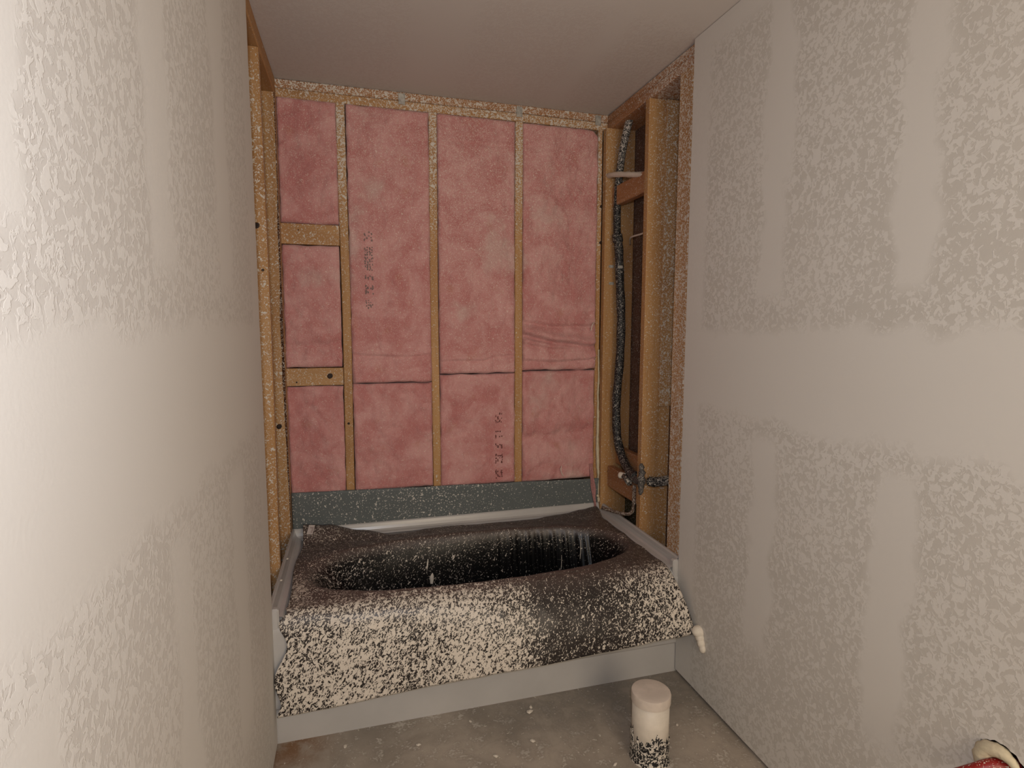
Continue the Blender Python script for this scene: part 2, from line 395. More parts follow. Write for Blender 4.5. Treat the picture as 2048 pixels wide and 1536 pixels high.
HOLE = (-1.945, 0.523, 0.050)      # y, z, radius of the pipe hole in the right wall
def drywall_right():
    bm = bmesh.new(); y0, y1 = HOLE[0]-0.09, HOLE[0]+0.09; z0, z1 = HOLE[1]-0.09, HOLE[1]+0.09; zb, zt = 0.014, H-0.002
    def quad(ya, yb, za, zc):
        f = [bm.verts.new((W, y, z)) for y, z in ((ya, za), (yb, za), (yb, zc), (ya, zc))]; bm.faces.new(f)
    quad(YB, y0, zb, zt); quad(y0, y1, zb, z0); quad(y0, y1, z1, zt)
    n = 64
    zs = [zb+(zt-zb)*k/120 for k in range(121)]
    a = [bm.verts.new((W, -D+0.002*noise.noise((z*30, 2, 4)), z)) for z in zs]
    b = [bm.verts.new((W, y1, z)) for z in zs]; c = [bm.verts.new((RX, v.co.y, v.co.z)) for v in a]
    for k in range(120):
        bm.faces.new((a[k], a[k+1], b[k+1], b[k])); bm.faces.new((a[k], c[k], c[k+1], a[k+1])).material_index = 1
    # ring round the hole
    ring, sq, inn = [], [], []
    for k in range(n):
        an = 2*math.pi*k/n; r = HOLE[2]*(1+0.10*noise.noise((k*0.5, 1, 1)))
        dy, dz = math.cos(an), math.sin(an); m_ = 0.09/max(abs(dy), abs(dz))
        ring.append(bm.verts.new((W, HOLE[0]+dy*r, HOLE[1]+dz*r*1.05))); sq.append(bm.verts.new((W, HOLE[0]+dy*m_, HOLE[1]+dz*m_)))
        inn.append(bm.verts.new((RX, HOLE[0]+dy*r, HOLE[1]+dz*r*1.05)))
    for k in range(n):
        q = (k+1) % n
        bm.faces.new((ring[k], ring[q], sq[q], sq[k])); bm.faces.new((ring[k], inn[k], inn[q], ring[q])).material_index = 1
    # bottom edge
    e = [bm.verts.new(p) for p in ((W, YB, zb), (W, -D, zb), (RX, -D, zb), (RX, YB, zb))]; bm.faces.new(e).material_index = 1
    bmesh.ops.remove_doubles(bm, verts=bm.verts, dist=1e-6)
    me = bpy.data.meshes.new('wall_right'); bm.normal_update()
    for f in bm.faces:
        if abs(f.normal.x) > 0.9 and f.normal.x > 0: f.normal_flip()
    bm.to_mesh(me); bm.free(); return link('wall_right', me, [M_DRYR, M_EDGE])
wall_right = drywall_right(); wall_right['kind'] = 'structure'
# added dark boards behind the drywall: painted shade for the hole and floor gap
bbox('shade_board', (RX+0.06, YB, 0.0), (RX+0.075, -1.0, H-0.05), M_GAP, wall_right, 0)
bbox('shade_board', (LX-0.075, YB, 0.0), (LX-0.06, -D-0.02, H-0.05), M_GAP, wall_left, 0)

# ------------------------------------------------------------------ back wall framing
wall_back = empty('wall_back', (W/2, 0.05, 0)); wall_back['kind'] = 'structure'
def kid(o):
    o.matrix_parent_inverse = o.parent.matrix_world.inverted() if False else Matrix.Translation(-o.parent.location); return o
SD = 0.138
def back_dens(c):
    x, y, z = c
    top = sstep(z, 1.5, 2.3); right = 0.10+0.22*sstep(x, 0.2, 0.9)
    return 0.05 + 0.42*top*top + (0.10 if z > 1.7 else 0)*sstep(z, 1.7, 2.0)
STUDS = [(0.233, 0.271), (0.641, 0.678), (1.056, 1.094)]
for i, (x0, x1) in enumerate(STUDS):
    kid(lumber('stud', (x0, 0.0, 0.12), (x1, SD, 2.396), WOODS['z'], wall_back, back_dens, 40, 0.003, 0.004))
kid(lumber('stud', (1.489, 0.0, 0.12), (1.5125, SD, 2.396), WOODS['z'], wall_back, lambda c: 0.06+0.34*sstep(c.z, 1.4, 2.2), 40))
kid(lumber('stud', (-0.140, 0.0, 0.12), (-0.012, SD, 2.396), WOODO['z'], wall_back, lambda c: 0.05, 20))
kid(lumber('top_plate', (-0.12, 0.0, 2.397), (RC, SD, 2.4345), WOODS['x'], wall_back, lambda c: 0.26+0.25*sstep(c.x, 0.3, 0.9), 40, 0.003, 0.002))
kid(lumber('top_plate', (-0.12, 0.001, 2.4365), (RC, SD, H-0.001), WOODO['x'], wall_back, lambda c: 0.50-0.05*sstep(c.x, 0.2, 0.6), 40, 0.003, 0.002))
kid(lumber('bottom_plate', (-0.12, 0.0, 0.0), (RC, SD, 0.038), WOODS['x'], wall_back, None, 8))
kid(lumber('bottom_plate', (-0.12, 0.0, 0.0381), (RC, SD, 0.12), WOODS['x'], wall_back, None, 8)) if False else None
kid(lumber('blocking', (-0.0118, -0.002, 1.779), (0.2325, 0.036, 1.868), WOODS['x'], wall_back, lambda c: 0.12, 10, 0.002))
b2 = kid(lumber('blocking', (-0.0118, -0.002, 1.148), (0.2325, 0.036, 1.228), WOODS['x'], wall_back, lambda c: 0.09, 10, 0.002))
kid(bbox('sheathing', (-0.12, SD+0.001, 0.0), (RC, SD+0.012, H), M_SHEATH, wall_back, 0))
# metal plates and dark knots on the framing
def knot(c, nrm, r, parent, mat=M_KNOT, name='knot'):
    bm = bmesh.new(); n = 14; nrm = Vector(nrm).normalized(); q = nrm.orthogonal().normalized(); w = nrm.cross(q); c = Vector(c)
    mid = bm.verts.new(c+nrm*0.0012); rings = []
    for rr, hh in ((0.45, 0.0014), (0.85, 0.0022), (1.0, 0.0003)):
        rings.append([bm.verts.new(c+nrm*hh+(q*math.cos(2*math.pi*k/n)*(1+0.2*noise.noise((k, r*99, 1)))+w*math.sin(2*math.pi*k/n)*0.9)*r*rr) for k in range(n)])
    for k in range(n):
        bm.faces.new((mid, rings[0][k], rings[0][(k+1) % n]))
        for a, b in ((0, 1), (1, 2)): bm.faces.new((rings[a][k], rings[b][k], rings[b][(k+1) % n], rings[a][(k+1) % n]))
    o = from_bm(name, bm, mat, parent, True)
    return kid(o) if parent is wall_back else o
for (x, z, r) in ((0.174, 1.191, 0.013), (0.250, 0.967, 0.006), (1.509, 2.025, 0.008), (1.508, 1.845, 0.008), (1.507, 0.79, 0.006), (1.505, 0.86, 0.005), (0.06, 1.84, 0.003), (0.03, 1.165, 0.004)):
    knot((x, -0.0025 if x < 0.23 else -0.0008, z), (0, -1, 0), r, wall_back)
for x in (0.505, 1.06, 1.47):
    kid(bbox('metal_tie', (x, -0.004, 2.418), (x+0.030, 0.001, 2.466), M_STEEL, wall_back, 0.001))

# ------------------------------------------------------------------ left wall framing
ld = lambda c: 0.10+0.12*sstep(c.z, 1.0, 2.2)
lumber('stud', (LC, -D+0.004, 0.0), (LX-0.0005, -D+0.076, 2.396), WOODS['z'], wall_left, lambda c: 0.12, 20)
lumber('stud', (LC, -0.440, 0.0), (LX, -0.402, 2.396), WOODS['z'], wall_left, lambda c: (0.13+0.10*sstep(c.z, 1.6, 2.1))*sstep(c.z, 2.36, 2.30) + 0.03, 60, 0.005, 0.006)
lumber('stud', (LC, -0.050, 0.0), (LX, -0.002, 2.396), WOODS['z'], wall_left, lambda c: 0.15, 60, 0.003, 0.002, wane=(1, lambda t: 0.012*sstep(t, 0.22, 0.34)*sstep(t, 0.88, 0.72)*(0.55+0.45*math.sin(t*9)**2)))
lumber('top_plate', (LC, -D-0.3, 2.397), (LX, -0.002, 2.4345), WOODS['y'], wall_left, lambda c: 0.02, 20)
lumber('top_plate', (LC, -D-0.3, 2.4365), (LX-0.002, -0.002, H-0.004), WOODS['y'], wall_left, lambda c: 0.02, 20)
lumber('bottom_plate', (LC, -D+0.07, 0.0), (LX, -0.06, 0.038), WOODS['y'], wall_left, None, 8)
bbox('backing_panel', (LC-0.014, -D-0.02, 0.0), (LC-0.001, 0.0, H-0.04), M_SHEATH, wall_left, 0, lambda c: 0.05)
knot((-0.045, -0.4405, 1.779), (0, -1, 0), 0.012, wall_left)
knot((-0.045, -0.0505, 0.975), (0, -1, 0), 0.012, wall_left)
knot((-0.030, -0.4405, 1.62), (0, -1, 0), 0.006, wall_left)

# ------------------------------------------------------------------ right wall framing (deep plumbing wall)
rd = lambda c: 0.10+0.35*sstep(c.z, 1.5, 2.4)
lumber('stud', (1.5142, -0.041, 0.0), (RC-0.002, -0.002, 2.396), WOODS['z'], wall_right, lambda c: 0.04+0.06*sstep(c.z, 1.7, 2.3), 40)
lumber('stud', (RX, -0.425, 0.0), (RX+0.140, -0.387, 2.396), WOODS['z'], wall_right, lambda c: (0.15+0.35*sstep(c.z, 1.3, 2.2)) if c.x > RX+0.02 else 0.06, 60, 0.003, 0.002)
sp = bbox('furring_strip', (RX+0.076, -0.441, 1.056), (RX+0.139, -0.4255, 2.394), WOODS['z'], wall_right, 0.002, lambda c: 0.30)
lumber('stud', (RX, -0.745, 0.0), (RC-0.05, -0.656, 2.396), WOODS['z'], wall_right, lambda c: 0.46, 50)
lumber('stud', (RX, -0.790, 0.0), (RC-0.05, -0.7465, 2.396), WOODS['z'], wall_right, lambda c: 0.48, 50)
lumber('top_plate', (RX, -1.2, 2.397), (RC, -0.002, 2.4345), WOODO['y'], wall_right, lambda c: 0.10+0.50*sstep(-c.y, 0.25, 0.55), 40)
lumber('top_plate', (RX+0.001, -1.2, 2.4365), (RC, -0.002, H-0.004), WOODO['y'], wall_right, lambda c: 0.15+0.40*sstep(-c.y, 0.25, 0.55), 40)
lumber('bottom_plate', (RX, -0.645, 0.0), (RC, -0.045, 0.038), WOODS['y'], wall_right, None, 8)
bbox('backing_panel', (RC, -1.1, 0.0), (RC+0.012, 0.0, H-0.04), M_BACK, wall_right, 0, lambda c: 0.05)
lumber('blocking', (RX+0.015, -0.386, 2.018), (RX+0.053, -0.042, 2.112), WOODO['y'], wall_right, lambda c: 0.05, 8, 0.004)
lumber('blocking', (RX+0.060, -0.386, 0.700), (RX+0.098, -0.042, 0.790), WOODO['y'], wall_right, lambda c: 0.04, 8)
lumber('blocking', (RX+0.015, -0.386, 0.580), (RX+0.053, -0.042, 0.690), WOODO['y'], wall_right, lambda c: 0.05, 8)
bbox('green_panel', (RC-0.02, -0.386, 0.04), (RC-0.002, -0.042, 0.70), M_GREEN, wall_right, 0.001, lambda c: 0.05)
knot((RX+0.036, -0.0415, 1.967), (0, -1, 0), 0.008, wall_right)
knot((RX+0.020, -0.0415, 0.66), (0, -1, 0), 0.007, wall_right)

# ------------------------------------------------------------------ insulation batts
FONT = {'A': '0110100111111001', 'R': '1110100111101001', 'B': '1110111010011110', 'E': '1111111010001111', 'F': '1111111010001000',
        'H': '1001111111111001', 'M': '1111111110011001', 'S': '1111110000111111', '5': '1111111000011110', '8': '1111011011111111',
        '2': '1110001101001111', 'D': '1110100110011110', 'L': '1000100010001111', 'I': '0100010001000100', 'T': '1111010001000100', ' ': '0'*16}
def batt(x0, x1, z0, z1, seed, label, folds=(), lip=0.0, base=0.006, dens=(0.03, 0.10), text=None, sag=0.0, tr=0.0):
    nu, nv = max(12, int((x1-x0)/0.0075)), max(20, int((z1-z0)/0.0075))
    depth = 0.05
    def surf(x, z):
        s = (x-x0)/(x1-x0); t = (z-z0)/(z1-z0)
        ex = min(s, 1-s)*(x1-x0); ez = min(t, 1-t)*(z1-z0)
        rnd = min(sstep(ex, -0.004, 0.010+0.008*noise.noise((seed, z*9, 1))), sstep(ez, -0.003, 0.012) if lip == 0 or t > .5 else sstep(ez, 0, 0.007))
        b = base + 0.012*fbm((x*7, z*5, seed)) + 0.005*fbm((x*30, z*22, seed+5), 3) + 0.0022*noise.noise((x*110, z*70, seed))
        if lip: b += lip*sstep(z, z0+0.16, z0+0.02)
        for (fz, dep, wid, slope) in folds:
            zz = fz+slope*s+0.010*noise.noise((x*11, seed, fz))-0.012*math.sin(math.pi*s)
            b += -dep*math.exp(-((z-zz)/wid)**2)+0.7*dep*math.exp(-((z-zz-2.6*wid)/(2.2*wid))**2)
        return -b*rnd + (1-rnd)*(0.004+0.012*max(0, noise.noise((seed+2, z*5, round(s)*3))))
    def fn(u, v):
        # u: -border .. +border, sides fold back to the depth of the cavity
        k = 3; iu = u*(nu+2*k)-k; iv = v*(nv+2*k)-k
        s = min(max(iu/nu, 0), 1); t = min(max(iv/nv, 0), 1)
        ed = max(-iu, iu-nu, -iv, iv-nv, 0)/k
        x = x0+(x1-x0)*s; z = z0+(z1-z0)*t
        jx = 0.0035*noise.noise((seed, z*16, s*3)); jz = 0.0035*noise.noise((x*16, seed, t*3))
        if tr and s > 0.5 and t > 0.5:      # rounded top right corner
            cx, cz = x1-tr, z1-tr
            if x > cx and z > cz:
                dx, dz = x-cx, z-cz; L_ = math.hypot(dx, dz); mx = max(dx, dz)
                if L_ > 1e-6: x, z = cx+dx/L_*mx, cz+dz/L_*mx
        if lip and t < 0.25: z -= 0.006*noise.noise((x*9, seed, 2))*sstep(t, 0.25, 0.0)
        y = surf(x, z)+ed*depth
        d = dens[0]+(dens[1]-dens[0])*sstep(z, 1.3, 2.3)
        return (x+jx*(s < 0.02 or s > 0.98), y, z+jz*(1.3 if (lip and t < 0.02) else 1.0)*(t < 0.02 or t > 0.98), spl(d))
    o = grid_mesh('insulation_batt', nu+6, nv+6, fn, M_PINK, None, True, ['spl'])
    thing(o, label, 'insulation', 'pink insulation batts between the back wall studs')
    if text:
        rows, tx, zb, zt, ink = text; bm = bmesh.new(); rng = random.Random(seed); n = sum(len(r) for r in rows)
        cw = (zt-zb)/n; z = zb
        for ch in ''.join(rows):
            g = FONT[ch]
            for r in range(4):
                for c in range(4):
                    if g[r*4+c] == '1' and rng.random() > 0.25:
                        for sub in range(2):
                            zz = z+cw*0.86*(c+0.5)/4+rng.uniform(-.0025, .0025); xx = tx+0.040*(r+0.5)/4+rng.uniform(-.0025, .0025)
                            hs = rng.uniform(0.0014, 0.0033); q = []
                            for sx, sz in ((-1, -1), (1, -1), (1, 1), (-1, 1)):
                                px, pz = xx+sx*hs, zz+sz*hs*1.1; q.append(bm.verts.new((px, surf(px, pz)-0.0013, pz)))
                            bm.faces.new(q)
            z += cw
        le = from_bm('printed_lettering', bm, ink, o); le['label'] = 'dark stamped lettering running up the pink batt'; le['kind'] = 'stuff'
    return o
batt(-0.0115, 0.2322, 1.871, 2.397, 11, 'pink insulation batt at top left, above the upper wooden blocking', dens=(0.04, 0.07))
batt(-0.0115, 0.2300, 1.232, 1.775, 12, 'pink insulation batt between the two wooden blockings on the left', dens=(0.05, 0.07), folds=((1.33, 0.006, 0.012, 0.02),))
batt(-0.0115, 0.2300, 0.640, 1.144, 13, 'pink insulation batt below the lower wooden blocking on the left', dens=(0.035, 0.05), base=0.004)
batt(0.2735, 0.6395, 1.154, 2.396, 14, 'tall pink insulation batt with faint grey stamped lettering, second bay from the left', lip=0.020, dens=(0.05, 0.11),
     folds=((1.283, 0.012, 0.006, 0.0),), text=(('AR', ' FE', ' 5 ', 'HMBHR', ' 2D'), 0.338, 1.500, 1.846, M_INKG))
batt(0.2735, 0.6395, 0.640, 1.149, 15, 'plain pink insulation batt low in the second bay, under the sagging joint', dens=(0.035, 0.05))
batt(0.6795, 1.0540, 1.189, 2.396, 16, 'tall pink insulation batt without lettering in the third bay from the left', lip=0.012, dens=(0.06, 0.15), folds=((1.248, 0.010, 0.006, 0.03), (2.29, 0.010, 0.012, 0.0)))
batt(0.6795, 1.0540, 0.630, 1.184, 17, 'pink insulation batt low in the third bay with dark stamped lettering', dens=(0.035, 0.05), text=(('2E', ' 28', ' 5 ', 'TI', ' RS'), 0.950, 0.655, 0.992, M_INK))
batt(1.0960, 1.4880, 1.198, 2.394, 18, 'tall wrinkled pink insulation batt with torn folds in the right-hand bay', lip=0.010, dens=(0.05, 0.13), tr=0.07, base=0.008,
     folds=((1.435, 0.014, 0.008, -0.01), (1.372, 0.032, 0.010, -0.055), (1.325, 0.012, 0.007, -0.02), (1.245, 0.012, 0.007, 0.008)))
batt(1.0960, 1.4880, 0.625, 1.193, 19, 'pink insulation batt low in the right-hand bay beside the cream foam bead', dens=(0.03, 0.05), base=0.008, folds=((0.86, 0.006, 0.02, 0.03),))

# a wisp of loose insulation hanging from the lower right batt over the grey strip
bm = bmesh.new(); rng = random.Random(5)
for k in range(16):
    x = 1.470+rng.uniform(-0.008, 0.008)
    P = catmull([(x, -0.010, 0.70), (x+0.004, -0.017-rng.random()*.006, 0.63), (x+0.012+rng.uniform(-.006, .006), -0.022, 0.56), (1.492+rng.uniform(-.006, .006), -0.026, 0.47)], 5)
    tube_bm(bm, P, [0.0035*(1-0.6*i/(len(P)-1)) for i in range(len(P))], 5)
thing(from_bm('insulation_wisp', bm, M_WISP, None, True), 'loose wisp of pink insulation dangling over the right end of the grey strip', 'insulation')
bm = bmesh.new(); tube_bm(bm, catmull([(1.302, -0.018, 0.700), (1.296, -0.030, 0.675), (1.310, -0.030, 0.648)], 5), 0.0018, 5)
tube_bm(bm, catmull([(1.310, -0.030, 0.648), (1.298, -0.032, 0.668), (1.294, -0.028, 0.690)], 5), 0.0016, 5)
thing(from_bm('fibre_strand', bm, M_WHITE, None, True), 'thin white fibre strand stuck at the foot of the right-hand batt', 'strand')
bm = bmesh.new(); tube_bm(bm, catmull([(1.470, -0.020, 1.440), (1.458, -0.030, 1.425), (1.452, -0.026, 1.398)], 5), 0.0022, 5)
thing(from_bm('fibre_strand', bm, M_WHITE, None, True), 'short white fibre strand lying on the wrinkled right-hand batt', 'strand')

# ------------------------------------------------------------------ grey strip above the tub
def strip_fn(u, v):
    x = -0.009+(1.528+0.002)*u
    top = 0.659-0.040*u+0.004*noise.noise((x*6, 2, 2)); z = 0.455+(top-0.455)*v
    y = -0.012-0.010*v*(0.4+0.6*abs(noise.noise((x*2.5, 1, 3))))
    d = interp(x, (0, 0.25, 0.7, 1.1, 1.5), (0.085, 0.10, 0.14, 0.055, 0.04))
    return (min(x, W-0.004), y, z, spl(d))
gs = grid_mesh('backer_strip', 120, 14, strip_fn, M_GREY, None, True, ['spl'])
md = gs.modifiers.new('thick', 'SOLIDIFY'); md.thickness = 0.004; md.offset = -1
thing(gs, 'white-spattered blue-grey backer strip along the back wall just above the bathtub', 'backer strip')

# ------------------------------------------------------------------ bathtub
CX, CY, AX, AY = 0.757, -0.453, 0.700, 0.256
def hole_e(x, y, n=2.5): return ((abs(x-CX)/AX)**n+(abs(y-CY)/AY)**n)**(1/n)
ZD = 0.450
def tub_z(x, y):
    e = hole_e(x, y)*0.965; d = 1-sstep(e, 0.55+0.15*sstep(x, 0.4, 1.1), 0.99)
    return ZD-0.010-0.345*d
tub = empty('bathtub', (W/2, -0.385, 0)); thing(tub, 'white alcove bathtub half covered by black plastic, set between bare studs', 'bathtub')
def kidt(o): o.matrix_parent_inverse = Matrix.Translation(-o.parent.location); return o
def basin_fn(u, v):
    x = -0.008+(W+0.016)*u; y = -0.006-(0.735-0.006)*v
    return (x, y, tub_z(x, y))
kidt(grid_mesh('basin', 90, 60, basin_fn, M_TUB, tub, True))
# raised tiling flange on three sides: a rounded lip swept round the back
def flange():
    path = [(-0.010, -D+0.006), (-0.010, -0.010), (W+0.010, -0.010), (W+0.010, -D+0.006)]
    prof = [(0.004, 0.452), (0.010, 0.470), (0.014, 0.480), (0.002, 0.487), (-0.002, 0.487), (-0.002, 0.440)]
    prof_w = [(0.046, 0.444), (0.040, 0.449), (0.026, 0.452), (0.018, 0.458), (0.013, 0.470), (0.010, 0.483), (0.006, 0.488), (-0.001, 0.488), (-0.001, 0.40)]
    bm = bmesh.new(); rows = []
    for d, z in prof_w:
        rows.append([bm.verts.new(p) for p in ((path[0][0]+d, path[0][1], z), (path[1][0]+d, path[1][1]-d, z), (path[2][0]-d, path[2][1]-d, z), (path[3][0]-d, path[3][1], z))])
    for a, b in zip(rows, rows[1:]):
        for k in range(3): bm.faces.new((a[k], a[k+1], b[k+1], b[k]))
    return from_bm('flange', bm, M_TUB, tub)
kidt(flange())
def apron_fn(u, v):
    x = -0.008+(W+0.016)*u
    # profile from the deck over the rolled rim and down the front
    prof = [(-0.700, 0.440), (-0.722, 0.4395), (-0.744, 0.435), (-0.760, 0.424), (-0.770, 0.405), (-0.770, 0.36), (-0.770, 0.28), (-0.770, 0.20), (-0.770, 0.135), (-0.7695, 0.128), (-0.764, 0.122), (-0.764, 0.115), (-0.764, 0.06), (-0.764, 0.0)]
    t = v*(len(prof)-1); i = min(int(t), len(prof)-2); f = t-i
    return (x, prof[i][0]+(prof[i+1][0]-prof[i][0])*f, prof[i][1]+(prof[i+1][1]-prof[i][1])*f)
ap = kidt(grid_mesh('apron', 60, 39, apron_fn, M_TUB, tub, True))
for (x, z) in ((0.03, 0.463),):
    pass
# the upright end pieces of the rim where flange meets apron
for x0, x1 in ((-0.010, 0.020), (W-0.020, W+0.010)):
    kidt(bbox('rim_end', (x0, -D+0.002, 0.40), (x1, -D+0.03, 0.478), M_TUB, tub, 0.006))
def screw(c):
    bm = bmesh.new(); bmesh.ops.create_uvsphere(bm, u_segments=10, v_segments=6, radius=0.005, matrix=Matrix.Translation(c) @ Matrix.Diagonal((1, 1, 0.6, 1)))
    return kidt(from_bm('screw_head', bm, M_WHITE, tub, True))
screw((0.004, -0.36, 0.488)); screw((0.004, -0.56, 0.488))

# ------------------------------------------------------------------ black plastic sheet over the tub
BX = (0.035, 0.05, 0.133, 0.288, 0.444, 0.520, 0.587, 0.709, 0.904, 1.109, 1.280, 1.404, 1.498)
BY = (-0.030, -0.03, -0.030, -0.045, -0.118, -0.105, -0.086, -0.074, -0.090, -0.094, -0.066, -0.040, -0.028)
BZ = (0.515, 0.513, 0.503, 0.470, 0.458, 0.458, 0.459, 0.459, 0.458, 0.458, 0.458, 0.464, 0.474)
FL = Vector((0.008, -0.812, 0.128)); FR = Vector((1.518, -0.915, 0.243))
def sheet_fn(u, v):
    xl = 0.037; xr = 1.470
    if v < 0.58:
        t = v/0.58
        x = xl+(xr-xl)*u
        # corner of the back edge fans out to the right
        x += (1.498-xr)*sstep(u, 0.86, 1.0)*sstep(t, 0.25, 0.0)+0.0
        x += 0.006*sstep(u, 0.1, 0.0)*math.sin(t*9)
        x += 0.010*sstep(u, 0.92, 1.0)*sstep(t, 0.75, 1.0)
        yb = interp(x, BX, BY); zb = interp(x, BX, BZ); y = yb+(-0.722-yb)*t
        lift = (zb-0.458)*(1-sstep(yb-y, 0, 0.11))
        z = 0.457+lift
        e = hole_e(x, y)
        d = 1-sstep(e, 0.52+0.20*sstep(x, 0.4, 1.1), 1.0)
        z -= 0.322*d
        # pleats running down the back wall of the basin and general crumple
        ple = (0.004*math.sin(x*95+3*noise.noise((x*6, 0, 1)))+0.003*math.sin(x*213))*sstep(x, 0.85, 1.05)*d*(1-d)*4
        y += ple
        z += 0.0035*fbm((x*7, y*9, 4))*(1-d)+0.006*fbm((x*4, y*14, 9))*d+0.004*sstep(e, 1.25, 1.02)*sstep(e, .9, 1.02)
        z += 0.010*sstep(x, 1.30, 1.45)*math.sin(y*38+x*20)*0.25
    else:
        t = (v-0.58)/0.42
        xr0 = 1.480; k = t
        E = FL.lerp(FR, u)
        wavel = 0.016*math.sin(t*13.5+0.9)*sstep(u, 0.06, 0.0)*sstep(t, 0.02, 0.2)*sstep(t, 1.0, 0.9)
        X0 = xl+(xr0-xl)*u
        P0 = Vector((X0, -0.722, 0.457)); P1 = Vector((X0, -0.790, 0.462)); P2 = Vector((E.x*0.5+X0*0.5, E.y+0.018, E.z+0.17*(1-0.35*u))); P3 = E
        p = P0*(1-t)**3+P1*3*t*(1-t)**2+P2*3*t*t*(1-t)+P3*t**3
        x, y, z = p.x+wavel, p.y, p.z
        z += 0.0035*fbm((x*7, y*9, 4))*(1-sstep(t, 0, 0.4))
        b = 0.0045*fbm((x*5, z*6, 14))+0.004*math.sin(x*7+z*5)*sstep(t, 0.2, 0.7)
        y -= max(b, -0.006)*sstep(t, 0.1, 0.5)
        e = 2.0; d = 0.0
        e = hole_e(x, y)
    # dust film and overspray
    dust = sstep(z, 0.415, 0.452) if v < 0.58 else 1.0
    deck = interp(x, (0.0, 0.10, 0.3, 0.9, 1.2, 1.5), (0.24, 0.21, 0.15, 0.08, 0.045, 0.08))
    frontd = interp(x, (0.0, 0.10, 0.25, 0.62, 0.78, 0.98, 1.15, 1.30, 1.5), (0.62, 0.72, 0.84, 0.90, 0.70, 0.17, 0.20, 0.44, 0.74))
    s = sstep(-y, 0.66, 0.80) if v > 0.3 else 0.0
    if v < 0.58 and d > 0.3: s = 0
    if x < 0.12: s = max(s, sstep(-y, 0.42, 0.55)*0.75*sstep(x, 0.13, 0.08))
    a = deck+(frontd-deck)*s
    if x > 0.9 and s > 0: a *= 0.55+0.45*sstep(x*0.25+(-y), 1.04, 1.13)
    if d > 0.3: a = 0.085*sstep(x, 1.1, 0.4)+0.020
    a *= 0.92+0.30*noise.noise((x*3.2, y*3+z*3, 6))
    # dust only where the front is not thick with spray
    film = dust*(1.0 if v < 0.58 else 1.0-0.72*sstep(v, 0.60, 0.78))
    return (x, y, z, spl(a), film)
sheet = grid_mesh('plastic_sheet', 250, 210, sheet_fn, M_TARP, None, True, ['spl', 'dust'])
md = sheet.modifiers.new('thick', 'SOLIDIFY'); md.thickness = 0.0012; md.offset = 1
thing(sheet, 'black plastic sheet draped over the bathtub, thickly spattered white on its front', 'plastic sheet')
# label stuck to the back left corner of the sheet
def sheet_pt(x, y, lift=0.002):
    zb = interp(x, BX, BZ); yb = interp(x, BX, BY); return (x, y, 0.457+(zb-0.458)*(1-sstep(yb-y, 0, 0.11))+0.0035*fbm((x*7, y*9, 4))+lift)
bm = bmesh.new(); q = [bm.verts.new(sheet_pt(*p, 0.003)) for p in ((0.056, -0.088), (0.082, -0.088), (0.090, -0.043), (0.064, -0.043))]; f = bm.faces.new(q)
r = bmesh.ops.extrude_face_region(bm, geom=[f]); [setattr(v, 'co', v.co+Vector((0, -0.0003, 0.0012))) for v in r['geom'] if isinstance(v, bmesh.types.BMVert)]
lab = from_bm('label_sticker', bm, M_LABEL, sheet); lab['label'] = 'small white printed label sticker'
bm = bmesh.new()
for k in range(7):
    a = 0.18+0.10*k; wd_ = 0.03 if k % 2 else 0.05
    c0, c1 = 0.18, (0.50 if k > 3 else 0.62)
    def pt(s, t):
        A = Vector(sheet_pt(0.056, -0.088, .0046)); B = Vector(sheet_pt(0.082, -0.088, .0046)); C = Vector(sheet_pt(0.090, -0.043, .0046)); Dd = Vector(sheet_pt(0.064, -0.043, .0046))
        return A.lerp(B, s).lerp(Dd.lerp(C, s), t)
    bm.faces.new([bm.verts.new(pt(*st)) for st in ((0.62 if k < 5 else 0.3, a*0.9), (0.9, a*0.9), (0.9, a*0.9+wd_), (0.62 if k < 5 else 0.3, a*0.9+wd_))])
from_bm('label_print', bm, M_INKG, lab)
# paint runs inside the covered basin; the hair-thin threads on the pleats imitate glints
for pts, r, txt in (([(0.598, -0.2545, 0.3104), (0.595, -0.2595, 0.2918), (0.592, -0.2655, 0.2650)], [0.003, 0.010, 0.006], 'fat white paint splash on the inner back face'),
                    ([(0.5805, -0.2402, 0.3722), (0.5772, -0.2461, 0.3516), (0.574, -0.2506, 0.3350)], [0.002, 0.0035, 0.003], 'thin white paint run on the inner back face'),
                    ([(1.2975, -0.2952, 0.407), (1.2929, -0.3078, 0.3681), (1.2871, -0.3175, 0.3234)], [0.0008, 0.0012, 0.0014], 'hair-thin white thread imitating a glint on the pleats'),
                    ([(1.2097, -0.2748, 0.3346), (1.2074, -0.2818, 0.3007), (1.2031, -0.2874, 0.2700)], [0.0008, 0.0012, 0.0014], 'hair-thin white thread imitating a glint on the pleats')):
    P = catmull(pts, 5); n_ = len(P)-1; bm = bmesh.new()
    tube_bm(bm, P, [interp(i/n_, (0, 0.5, 1), r) for i in range(n_+1)], 8, True, 0.5)
    for v in bm.verts: v.co.y += 0.55*(min(P, key=lambda p: (p-v.co).length).y-v.co.y)
    from_bm('splash_and_glint', bm, M_WHITE, sheet, True)['label'] = txt

